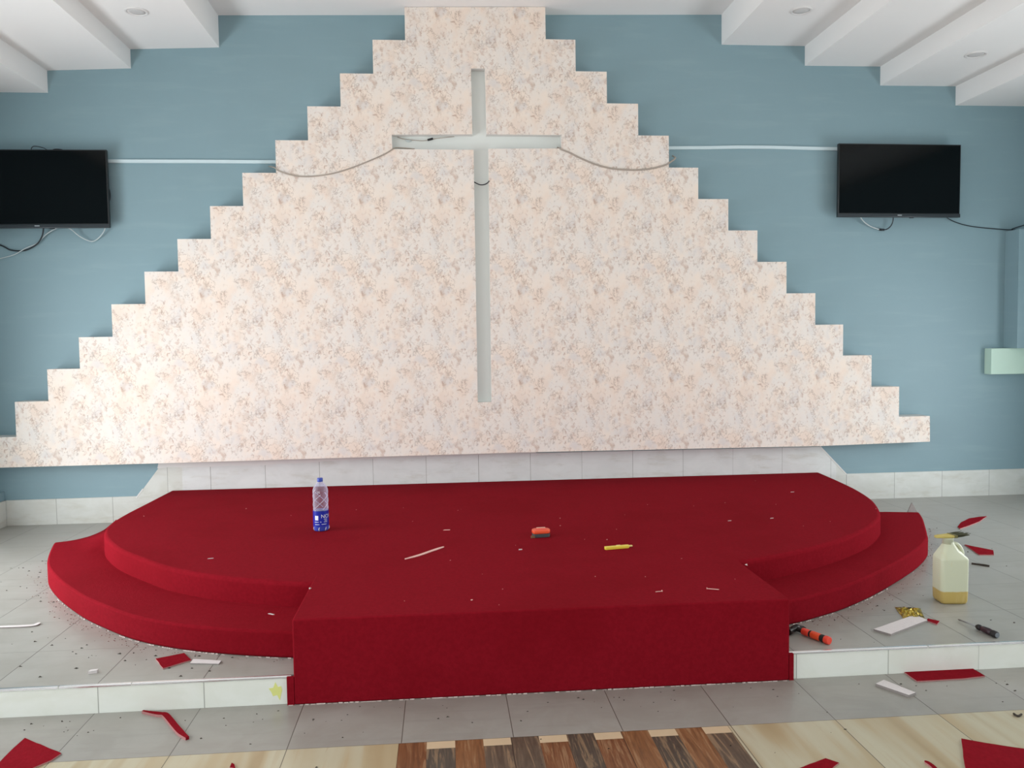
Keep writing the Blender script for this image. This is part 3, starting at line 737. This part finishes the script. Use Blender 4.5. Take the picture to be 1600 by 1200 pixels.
def ribbon(name, pts, wdt, thick, mats, label, cat, z0=None, n=5):
    P = smooth_line(pts, n); bm = bmesh.new(); prev = None
    for i, p in enumerate(P):
        t = (P[min(i+1, len(P)-1)]-P[max(i-1, 0)]); t.z = 0; t.normalize(); s = Vector((-t.y, t.x, 0))
        k = i/(len(P)-1); wv = wdt*(.35+.65*min(1, 4*k, 4*(1-k)+.3))
        q = [bm.verts.new(p+s*wv/2+Vector((0, 0, dz))) for dz in (0, thick)] + [bm.verts.new(p-s*wv/2+Vector((0, 0, dz))) for dz in (thick, 0)]
        if prev:
            for a in range(4):
                b = (a+1) % 4
                f = bm.faces.new((prev[a], prev[b], q[b], q[a])); f.material_index = 0 if a == 1 else (len(mats)-1)
        else: bm.faces.new(q)
        prev = q
    bm.faces.new(list(reversed(prev)))
    return tag(obj(name, bm, mats), label, cat)
ribbon('backing_shaving', [(-0.3591, -2.2177, 0.2305), (-0.2912, -2.1533, 0.2305), (-0.2276, -2.0727, 0.2305), (-0.1682, -2.0014, 0.2305)], .016, .004, [PINKBACK], 'long thin pinkish shaving lying on the red stage between bottle and tape measure', 'carpet scrap')
def chip(u, sz, ang, m, label, name='backing_chip', cat='carpet scrap', asp=.22, th=.0025):
    bm = bmesh.new(); a = [(-sz/2, -sz*asp/2), (sz/2*.8, -sz*asp/2*.8), (sz/2, sz*asp*.3), (-sz*.3, sz*asp/2)]
    prism(bm, a, 'z', th, 0.0)
    o = tag(obj(name, bm, m), label, cat); o.location = (u[0], u[1], u[2]+.0003); o.rotation_euler = (0, 0, ang); return o
chip((-0.1491, -1.6123, 0.2300), .040, 0.0, PINKBACK, 'small pinkish chip on the red stage left of the tape measure, behind the long shaving')
chip((0.2269, -2.1076, 0.2300), .022, .2, BACKING, 'small white chip on the red stage just in front of the tape measure', asp=.6)
chip((-0.0530, -2.9064, 0.2300), .010, .6, PINKBACK, 'tiny pink chip near the front edge of the red stage, left of centre', asp=.7)
chip((-0.9311, -2.6312, 0.1150), .034, -.6, BACKING, 'pale chip on the lower red step beside the front block', asp=.2)
chip((-1.3414, -2.0696, 0.2300), .028, .2, BACKING, 'pale chip lying alone on the left end of the red stage', asp=.16)
chip((2.2464, -0.8024, 0.2300), .028, .05, BACKING, 'pale chip on the red stage near its back right corner', asp=.2)
chip((1.5119, -1.6130, 0.2300), .024, .1, BACKING, 'pale chip on the right part of the red stage, left of a second chip', asp=.2)
chip((1.7808, -1.5826, 0.2300), .026, .2, BACKING, 'pale chip on the right part of the red stage, nearest the curved edge', asp=.2)
def nail(p, q, label):
    t = thing('nail', label, 'nail', (p[0], p[1], .2325))
    d = Vector((q[0]-p[0], q[1]-p[1], 0)); dn = d.normalized()
    obj('shank', tube(bmesh.new(), [(0, 0, .001), tuple(d*.9+Vector((0, 0, .001))), tuple(d+Vector((0, 0, .001)))], .0018, 6, radii=[.0018, .0018, .0004]), PINKBACK, t)
    obj('head', tube(bmesh.new(), [tuple(-dn*.002+Vector((0, 0, .002))), tuple(Vector((0, 0, .002)))], .0042, 8), PINKBACK, t)
nail((0.9605, -2.8866, 0.2300), (1.0074, -2.9064, 0.2300), 'thin nail lying on the red stage near its right front corner')
nail((0.7586, -2.8968, 0.2300), (0.7294, -2.9020, 0.2300), 'short nail lying on the red stage near the front edge, right of centre')

# ------------------------------------------------------------------ jerrycan with the brush across its mouth
jg = thing('jerrycan', 'cream plastic jerrycan with yellow glue in the bottom standing on the grey tiles', 'jerrycan', (2.309, -2.50, .0003), math.radians(-7))
def rrect(wx, wy, r, n=5):
    pts = []
    for cx, cy, a0 in ((wx-r, wy-r, 0), (-wx+r, wy-r, 90), (-wx+r, -wy+r, 180), (wx-r, -wy+r, 270)):
        for k in range(n+1):
            a = math.radians(a0+90*k/n); pts.append((cx+r*math.cos(a), cy+r*math.sin(a)))
    return pts
bm = bmesh.new(); rings = []
secs = [(0, .054, .044, .018, 0), (.004, .061, .050, .018, 0), (.016, .0645, .054, .018, 0), (.060, .066, .055, .018, 0), (.150, .067, .055, .018, 0), (.214, .067, .055, .018, 0), (.220, .0665, .0545, .019, 0), (.226, .064, .052, .019, -.001), (.258, .0445, .038, .020, -.006), (.288, .025, .0245, .020, -.011), (.299, .024, .024, .0235, -.012)]
for z, wx, wy, r, ox in secs:
    rings.append([bm.verts.new((a+ox, b, z)) for a, b in rrect(wx, wy, min(r, wx*.98, wy*.98))])
for a, b in zip(rings, rings[1:]):
    for k in range(len(a)):
        bm.faces.new((a[k], a[(k+1) % len(a)], b[(k+1) % len(a)], b[k]))
bm.faces.new(list(reversed(rings[0]))); bm.faces.new(rings[-1])
for v in bm.verts:      # the grip hollow on the right shoulder
    d = (v.co-Vector((.040, -.040, .252))).length
    if d < .03: v.co += Vector((-.35, .5, -.2))*(.03-d)
for f in bm.faces: f.smooth = True
obj('body', bm, JUG, jg, smooth=True)
obj('neck', lathe(bmesh.new(), [(.025, .288), (.0240, .310), (.0262, .311), (.0262, .318), (.022, .319)], 28), JUG, jg).location = (-.014, 0, 0)
obj('handle', tube(bmesh.new(), smooth_line([(.004, 0, .284), (.020, 0, .287), (.038, 0, .276), (.052, 0, .252), (.056, 0, .230)], 5), .010, 10), JUG, jg)
pb = thing('paintbrush', 'glue caked brush with dark bristles lying across the mouth of the jerrycan', 'brush', (2.309, -2.50, .3205), math.radians(6))
obj('handle', prism(bmesh.new(), [(-.086, -.010), (-.060, -.018), (-.010, -.026), (.002, -.026), (.002, .026), (-.010, .026), (-.060, .018), (-.086, .010)], 'z', .012, 0.0), BRUSHY, pb, bevel=.003)
obj('ferrule', B(.000, .016, -.028, .028, -.0005, .0135), plain('tarnished_ferrule', (120, 112, 70), .5, metal=.4), pb)
bm = bmesh.new()
for k in range(46):
    y0 = random.uniform(-.026, .026); z0 = random.uniform(.002, .012)
    tube(bm, [(.014, y0, z0), (.050, y0*1.1, z0+.003), (.078+random.uniform(-.006, .008), y0*1.25, z0+.006+random.uniform(-.003, .004))], .0028, 5, radii=[.0028, .0024, .0008])
obj('bristles', bm, BRISTLE, pb)

# ------------------------------------------------------------------ hammer and screwdriver
def along(p, q): 
    d = Vector(q)-Vector(p); return d.length, math.atan2(d.y, d.x)
hp, hq = (1.3883, -2.8295, 0.0000), (1.4515, -2.9617, 0.0000)
hl, ha = along(hp, hq)
hm = thing('hammer', 'claw hammer with orange and black handle lying beside the carpeted front block', 'hammer', (hp[0], hp[1], .0003), ha)
def grip(x0, x1, ry, rz, m, name):
    bm = bmesh.new(); rings = []
    for k in range(5):
        x = x0+(x1-x0)*k/4; s = 1+.06*math.sin(math.pi*k/4)
        rings.append([bm.verts.new((x, ry*s*math.cos(a), .017+rz*s*math.sin(a))) for a in [2*math.pi*i/14 for i in range(14)]])
    for a, b in zip(rings, rings[1:]):
        for k in range(14): bm.faces.new((a[k], a[(k+1) % 14], b[(k+1) % 14], b[k]))
    bm.faces.new(list(reversed(rings[0]))); bm.faces.new(rings[-1])
    return obj(name, bm, m, hm, bevel=.002)
grip(-.010, .030, .010, .010, BLACKR, 'shank')
grip(.028, .066, .014, .015, ORANGER, 'grip_band')
grip(.066, .076, .0135, .0145, BLACKR, 'grip_band')
grip(.076, .124, .015, .016, ORANGE, 'grip_band')
grip(.124, .146, .0145, .0155, BLACKR, 'grip_band')
grip(.146, max(.170, hl), .0165, .0165, ORANGER, 'pommel')
bm = bmesh.new()
hdir = math.radians(38)-ha      # the head lies at its own angle on the tiles
R2 = Matrix.Rotation(hdir, 3, 'Z')
def rp(x, y, z): v = R2 @ Vector((x, y, 0)); return (v.x-.012, v.y, z)
tube(bm, [rp(-.062, 0, .017), rp(-.050, 0, .017), rp(-.044, 0, .017), rp(-.030, 0, .017), rp(-.018, 0, .018), rp(.016, 0, .018)], .015, 14, radii=[.0155, .0165, .012, .011, .0145, .0145])
for sgn in (-1, 1):
    pts = [(.012, .004*sgn), (.030, .006*sgn), (.050, .010*sgn), (.070, .013*sgn)]
    a = [bm.verts.new(rp(x, y-.0055*(1-i*.2), .028-.004*i*i*.6)) for i, (x, y) in enumerate(pts)]
    b = [bm.verts.new(rp(x, y+.0055*(1-i*.2), .028-.004*i*i*.6)) for i, (x, y) in enumerate(pts)]
    c = [bm.verts.new(rp(x, y-.0055*(1-i*.2), .014-.003*i*i*.4)) for i, (x, y) in enumerate(pts)]
    d = [bm.verts.new(rp(x, y+.0055*(1-i*.2), .014-.003*i*i*.4)) for i, (x, y) in enumerate(pts)]
    for i in range(3):
        for q in ((a[i], a[i+1], b[i+1], b[i]), (c[i], d[i], d[i+1], c[i+1]), (a[i], c[i], c[i+1], a[i+1]), (b[i], b[i+1], d[i+1], d[i])): bm.faces.new(q)
    bm.faces.new((a[0], b[0], d[0], c[0])); bm.faces.new((a[3], c[3], d[3], b[3]))
obj('head', bm, DARKSTEEL, hm, bevel=.001)

sp, sq = (2.1762, -2.7683, 0.0000), (2.2016, -3.0002, 0.0000)
sl, sa = along(sp, sq)
sd = thing('screwdriver', 'screwdriver with maroon and black handle lying on the tiles near the platform edge', 'screwdriver', (sp[0], sp[1], .0003), sa)
k = sl
obj('shaft', tube(bmesh.new(), [(0, 0, .006), (.012, 0, .007), (.02, 0, .008), (k*.52, 0, .0125)], .0035, 8, radii=[.0018, .0045, .0035, .0035]), STEEL, sd)
obj('collar', tube(bmesh.new(), [(k*.49, 0, .013), (k*.53, 0, .0135), (k*.57, 0, .0135), (k*.62, 0, .0135)], .011, 12, radii=[.008, .0125, .0130, .010]), BLACKR, sd)
obj('grip', tube(bmesh.new(), [(k*.61, 0, .0135), (k*.66, 0, .0145), (k*.80, 0, .0150), (k*.88, 0, .0145)], .013, 12, radii=[.0105, .0135, .0145, .0135]), SCREWG, sd)
obj('end_cap', tube(bmesh.new(), [(k*.87, 0, .0145), (k*.90, 0, .0150), (k*.985, 0, .0150), (k, 0, .0150)], .014, 12, radii=[.013, .0148, .0148, .011]), BLACKR, sd)
obj('end_disc', tube(bmesh.new(), [(k*.998, 0, .0150), (k*1.008, 0, .0150)], .0105, 14), plain('grey_end_disc', (120, 126, 132), .4), sd)

# ------------------------------------------------------------------ offcuts of carpet and backing
def densify(pts, jag):
    out = []
    for i, p in enumerate(pts):
        q = pts[(i+1) % len(pts)]; d = Vector((q[0]-p[0], q[1]-p[1])); n = max(1, int(d.length/.025)) if jag else 1
        nn = Vector((-d.y, d.x)).normalized() if d.length > 0 else Vector((0, 0))
        for k in range(n):
            t = k/n; o = random.uniform(-jag, jag) if k else 0
            out.append((p[0]+d.x*t+nn.x*o, p[1]+d.y*t+nn.y*o))
    return out
def scrap(pts, z, label, face='pile', name='carpet_scrap', jag=.0012, th=.005, curl=0.0):
    p2 = [(p[0], p[1]) for p in pts]
    cx = sum(p[0] for p in p2)/len(p2); cy = sum(p[1] for p in p2)/len(p2)
    p2 = densify([(a-cx, b-cy) for a, b in p2], jag)
    bm = bmesh.new()
    prism(bm, p2, 'z', th, 0.0, 0, 1)
    mats = [CARPET, EDGE] if face == 'pile' else ([BACKING, GREYBACK] if face == 'back' else [GREYBACK, GREYBACK])
    o = tag(obj(name, bm, mats), label, 'carpet scrap'); o.location = (cx, cy, z+.0004)
    return o
scrap([(-1.3729, -2.8081, 0.0000), (-1.2716, -2.7566, 0.0000), (-1.2179, -2.8405, 0.0000), (-1.3064, -2.9173, 0.0000)], 0, 'red carpet scrap on the left platform tiles touching a slim white offcut')
scrap([(-1.2129, -2.8752, 0.0000), (-1.2130, -2.8307, 0.0000), (-1.0905, -2.8627, 0.0000), (-1.0920, -2.8964, 0.0000)], 0, 'slim white offcut on the left platform tiles touching a red scrap', 'back', 'backing_offcut', .0006)
ribbon('carpet_strip', [(-1.3402, -3.0626, -0.1120), (-1.3028, -3.0807, -0.1120), (-1.2643, -3.0961, -0.1120), (-1.2426, -3.1040, -0.1120), (-1.2079, -3.1535, -0.1120), (-1.1717, -3.2095, -0.1120), (-1.1304, -3.2693, -0.1120), (-1.0988, -3.3069, -0.1120)], .024, .010, [CARPET, EDGE], 'narrow curling red carpet strip on the lower floor against the left riser tiles', 'carpet scrap')
scrap([(-1.6947, -3.2348, -0.1120), (-1.5091, -3.3677, -0.1120), (-1.5222, -3.4148, -0.1120), (-1.5590, -3.4619, -0.1120), (-1.5865, -3.5403, -0.1120), (-1.6934, -3.4965, -0.1120), (-1.6962, -3.3780, -0.1120), (-1.6978, -3.3056, -0.1120)], FL, 'large red carpet scrap on the lower floor in the bottom left corner')
scrap([(-0.8941, -3.5314, -0.1120), (-0.8951, -3.5018, -0.1120), (-0.8843, -3.5115, -0.1120), (-0.8726, -3.5421, -0.1120)], FL, 'tiny red carpet scrap at the bottom edge on the beige tiles, left of the planks', jag=0)
ribbon('backing_strip', [(-2.2856, -2.3088, 0.0000), (-2.2428, -2.3141, 0.0000), (-2.1559, -2.3162, 0.0000), (-2.0953, -2.3106, 0.0000), (-2.0857, -2.2942, 0.0000), (-2.0852, -2.2766, 0.0000)], .022, .006, [BACKING, GREYBACK], 'long narrow white strip on the platform tiles at the left edge', 'carpet scrap')
chip((-1.5771, -2.9208, 0.0000), .036, .25, BACKING, 'small white lump on the left platform tiles near the metal edge strip', asp=.5, th=.012)
scrap([(3.3057, -1.0306, 0.0000), (3.4136, -0.9081, 0.0000), (3.5399, -0.8028, 0.0000), (3.6421, -0.7649, 0.0000), (3.7080, -0.7532, 0.0000), (3.5453, -0.9071, 0.0000), (3.4085, -1.0067, 0.0000), (3.2881, -1.0853, 0.0000)], 0, 'leaf shaped red carpet scrap on the right tiles, farthest behind the jerrycan')
scrap([(3.0534, -1.4882, -0.0000), (3.1355, -1.6406, 0.0000), (3.0725, -1.7364, 0.0000), (2.9886, -1.7248, 0.0000)], 0, 'pointed red carpet scrap on the right tiles just behind the jerrycan')
scrap([(1.7300, -2.8474, 0.0000), (2.0191, -2.6868, 0.0000), (2.0293, -2.7673, 0.0000), (1.7713, -2.9164, 0.0000)], 0, 'flat white rectangular offcut on the right platform tiles overlapping the gold wrapper', 'back', 'backing_offcut', .0004, .009)
scrap([(2.0285, -2.7586, 0.0000), (2.0519, -2.7353, 0.0000), (2.0833, -2.7740, 0.0000), (2.0473, -2.8122, 0.0000)], 0, 'small red carpet scrap at the right tip of the white rectangular offcut', jag=.0006)
scrap([(1.7584, -3.0318, -0.1120), (1.8413, -3.0212, -0.1120), (1.9504, -3.0204, -0.1120), (2.0638, -3.0096, -0.1120), (2.0649, -3.1214, -0.1120), (1.9608, -3.1352, -0.1120), (1.8629, -3.1366, -0.1120), (1.7604, -3.1374, -0.1120)], FL, 'long red carpet scrap on the lower floor against the right riser tiles')
scrap([(1.5738, -3.1534, -0.1120), (1.6267, -3.1216, -0.1120), (1.6866, -3.2519, -0.1120), (1.6464, -3.2708, -0.1120)], FL, 'tapered white offcut on the lower floor in front of the right riser tiles', 'back', 'backing_offcut', .0008, .010)
scrap([(1.6370, -3.6153, -0.1120), (1.7000, -3.6548, -0.1120), (1.8027, -3.7070, -0.1120), (1.8738, -3.7500, -0.1120), (1.7328, -3.9169, -0.1120), (1.4623, -3.9135, -0.1120), (1.5396, -3.7806, -0.1120)], FL, 'large red carpet scrap on the beige tiles in the bottom right corner')
scrap([(1.1046, -3.6943, -0.1120), (1.1352, -3.7273, -0.1120), (1.0950, -3.7600, -0.1120), (0.9518, -3.7644, -0.1120), (1.0350, -3.7246, -0.1120)], FL, 'red carpet scrap cut by the bottom edge on the beige tiles, right of the planks')
ribbon('carpet_strip', [(1.4227, -3.7467, -0.1120), (1.4260, -3.7597, -0.1120), (1.4286, -3.7806, -0.1120), (1.4265, -3.8089, -0.1120)], .016, .006, [CARPET, EDGE], 'thin red sliver at the bottom edge just left of the large right scrap', 'carpet scrap')
# grey flap standing behind the right end of the lower step
bm = bmesh.new()
pts = [(2.935, .0006), (3.000, .0006), (3.0588, 0.0960), (3.0168, 0.1656), (2.9879, 0.1026)]
prism(bm, pts, 'y', -.970, -.962)
tag(obj('carpet_scrap', bm, GREYBACK), 'pointed grey backing scrap standing up behind the right end of the lower step', 'carpet scrap')
# gold wrapper
gp = [(1.9951, -2.5537, 0.0000), (2.0664, -2.5531, 0.0000), (2.1044, -2.5866, 0.0000), (2.0830, -2.6948, 0.0000), (2.0306, -2.7501, 0.0000), (1.9427, -2.7217, 0.0000)]
g0 = Vector(gp[0]); ex = Vector(gp[2])-g0; ey = Vector(gp[5])-g0
bm = bmesh.new(); nx, ny = 18, 12; grid = []
for j in range(ny+1):
    row = []
    for i in range(nx+1):
        u, v = i/nx, j/ny
        p = g0 + ex*u*(1-.1*v) + ey*v + (Vector(gp[4])-g0-ex-ey)*u*v*.5
        e = min(u, 1-u, v, 1-v)
        row.append(bm.verts.new((p.x+random.uniform(-.002, .002), p.y+random.uniform(-.002, .002), .002+min(1, e*5)*(.010+random.uniform(-.006, .008)))))
    grid.append(row)
for j in range(ny):
    for i in range(nx): bm.faces.new((grid[j][i], grid[j][i+1], grid[j+1][i+1], grid[j+1][i]))
low = [bm.verts.new((v.co.x, v.co.y, .0005)) for v in ([grid[0][i] for i in range(nx+1)] + [grid[j][nx] for j in range(1, ny+1)] + [grid[ny][i] for i in range(nx-1, -1, -1)] + [grid[j][0] for j in range(ny-1, 0, -1)])]
rim = [grid[0][i] for i in range(nx+1)] + [grid[j][nx] for j in range(1, ny+1)] + [grid[ny][i] for i in range(nx-1, -1, -1)] + [grid[j][0] for j in range(ny-1, 0, -1)]
for i in range(len(rim)):
    j = (i+1) % len(rim); bm.faces.new((rim[i], low[i], low[j], rim[j]))
bm.faces.new(list(reversed(low)))
tag(obj('foil_wrapper', bm, GOLD), 'crumpled gold foil wrapper on the right platform tiles behind the white offcut', 'wrapper')
tag(obj('twig', tube(bmesh.new(), smooth_line([(2.8272, -1.8940, 0.0040), (2.8568, -1.9183, 0.0040), (2.8718, -1.9410, 0.0060), (2.8916, -1.9564, 0.0040)], 4), .006, 6), DIRT), 'thin dark twig of debris on the tiles right of the jerrycan', 'debris')
tag(obj('debris_curl', tube(bmesh.new(), smooth_line([(1.9492, -3.4543, -0.1080), (1.9464, -3.4721, -0.1070), (1.9554, -3.4736, -0.1080), (1.9737, -3.4625, -0.1080)], 4), .004, 6), DIRT), 'dark curled bit of debris on the beige tiles at the right edge', 'debris')

# ------------------------------------------------------------------ crumbs and lint nobody could count
def crumbs(name, spots, m, label, z, lo, hi):
    bm = bmesh.new()
    for x, y in spots:
        s = random.uniform(lo, hi); a = random.uniform(0, 6.28); e = random.uniform(1, 2.4)
        vs = [bm.verts.new((x+s*e*math.cos(a+t)*k, y+s*math.sin(a+t)*k, z+h)) for t, k, h in ((0, 1, .0004), (2.1, .9, .0004), (4.2, 1, .0004), (1, .2, s*.9+.0006))]
        for f in ((0, 1, 3), (1, 2, 3), (2, 0, 3), (0, 2, 1)): bm.faces.new([vs[i] for i in f])
    return tag(obj(name, bm, m), label, 'debris', None, 'stuff')
sp1 = []
def near_curve(n, dmax, sel):
    o = []
    while len(o) < n:
        p = random.choice(lowc)
        if not sel(p[0]): continue
        d = Vector((p[0]-.25, p[1]+1.0)).normalized()*abs(random.gauss(0, dmax))
        q = (p[0]+d.x+random.uniform(-.06, .06), p[1]+d.y)
        if q[1] < -3.0: continue
        o.append(q)
    return o
sp1 += [(q[0], q[1]) for q in near_curve(44, .16, lambda x: x < -.85)] + near_curve(34, .13, lambda x: x > 1.35)
sp1 += [(random.uniform(-2.5, -.9), random.uniform(-2.98, -2.5)) for _ in range(26) if True]
sp1 += [(random.uniform(1.7, 3.6), random.uniform(-2.9, -1.2)) for _ in range(34)]
def inside(p, poly):
    c = False
    for i in range(len(poly)):
        a, b = poly[i], poly[i-1]
        if (a[1] > p[1]) != (b[1] > p[1]) and p[0] < (b[0]-a[0])*(p[1]-a[1])/(b[1]-a[1])+a[0]: c = not c
    return c
lp = lowc+LOW_BACK
sp1 = [p for p in sp1 if not inside(p, lp) and not (-.8 < p[0] < 1.29)]
crumbs('crumbs', sp1, DIRT, 'scattered dark crumbs on the grey platform tiles around the stage', 0.0, .0015, .0050)
sp2 = near_curve(210, .035, lambda x: x < -.85) + near_curve(190, .035, lambda x: x > 1.3)
sp2 = [p for p in sp2 if not inside(p, lp) and not (-.8 < p[0] < 1.29)]
crumbs('carpet_fluff', sp2, REDDIRT, 'fine red brown carpet fluff along the foot of the curved step', 0.0, .0010, .0028)
sp3 = [(random.uniform(-2.0, 2.6), -3.09-abs(random.gauss(0, .10))) for _ in range(75)] + [(random.uniform(-1.7, 2.3), random.uniform(-3.9, -3.1)) for _ in range(30)]
crumbs('crumbs', sp3, DIRT, 'scattered dark crumbs on the lower floor in front of the riser', FL, .0012, .0042)
sp4 = [(random.uniform(-2.1, 2.6), random.uniform(-2.4, -.3)) for _ in range(26)] + [(random.uniform(-.7, 1.2), random.uniform(-3.0, -2.2)) for _ in range(9)]
sp4 = [p for p in sp4 if inside(p, spl(upper)) or -2.9 > p[1] or (-.72 < p[0] < 1.2 and p[1] < -2.4)]
crumbs('lint', sp4, PINKBACK, 'pale lint specks scattered over the red carpet of the stage', H2, .0012, .0034)
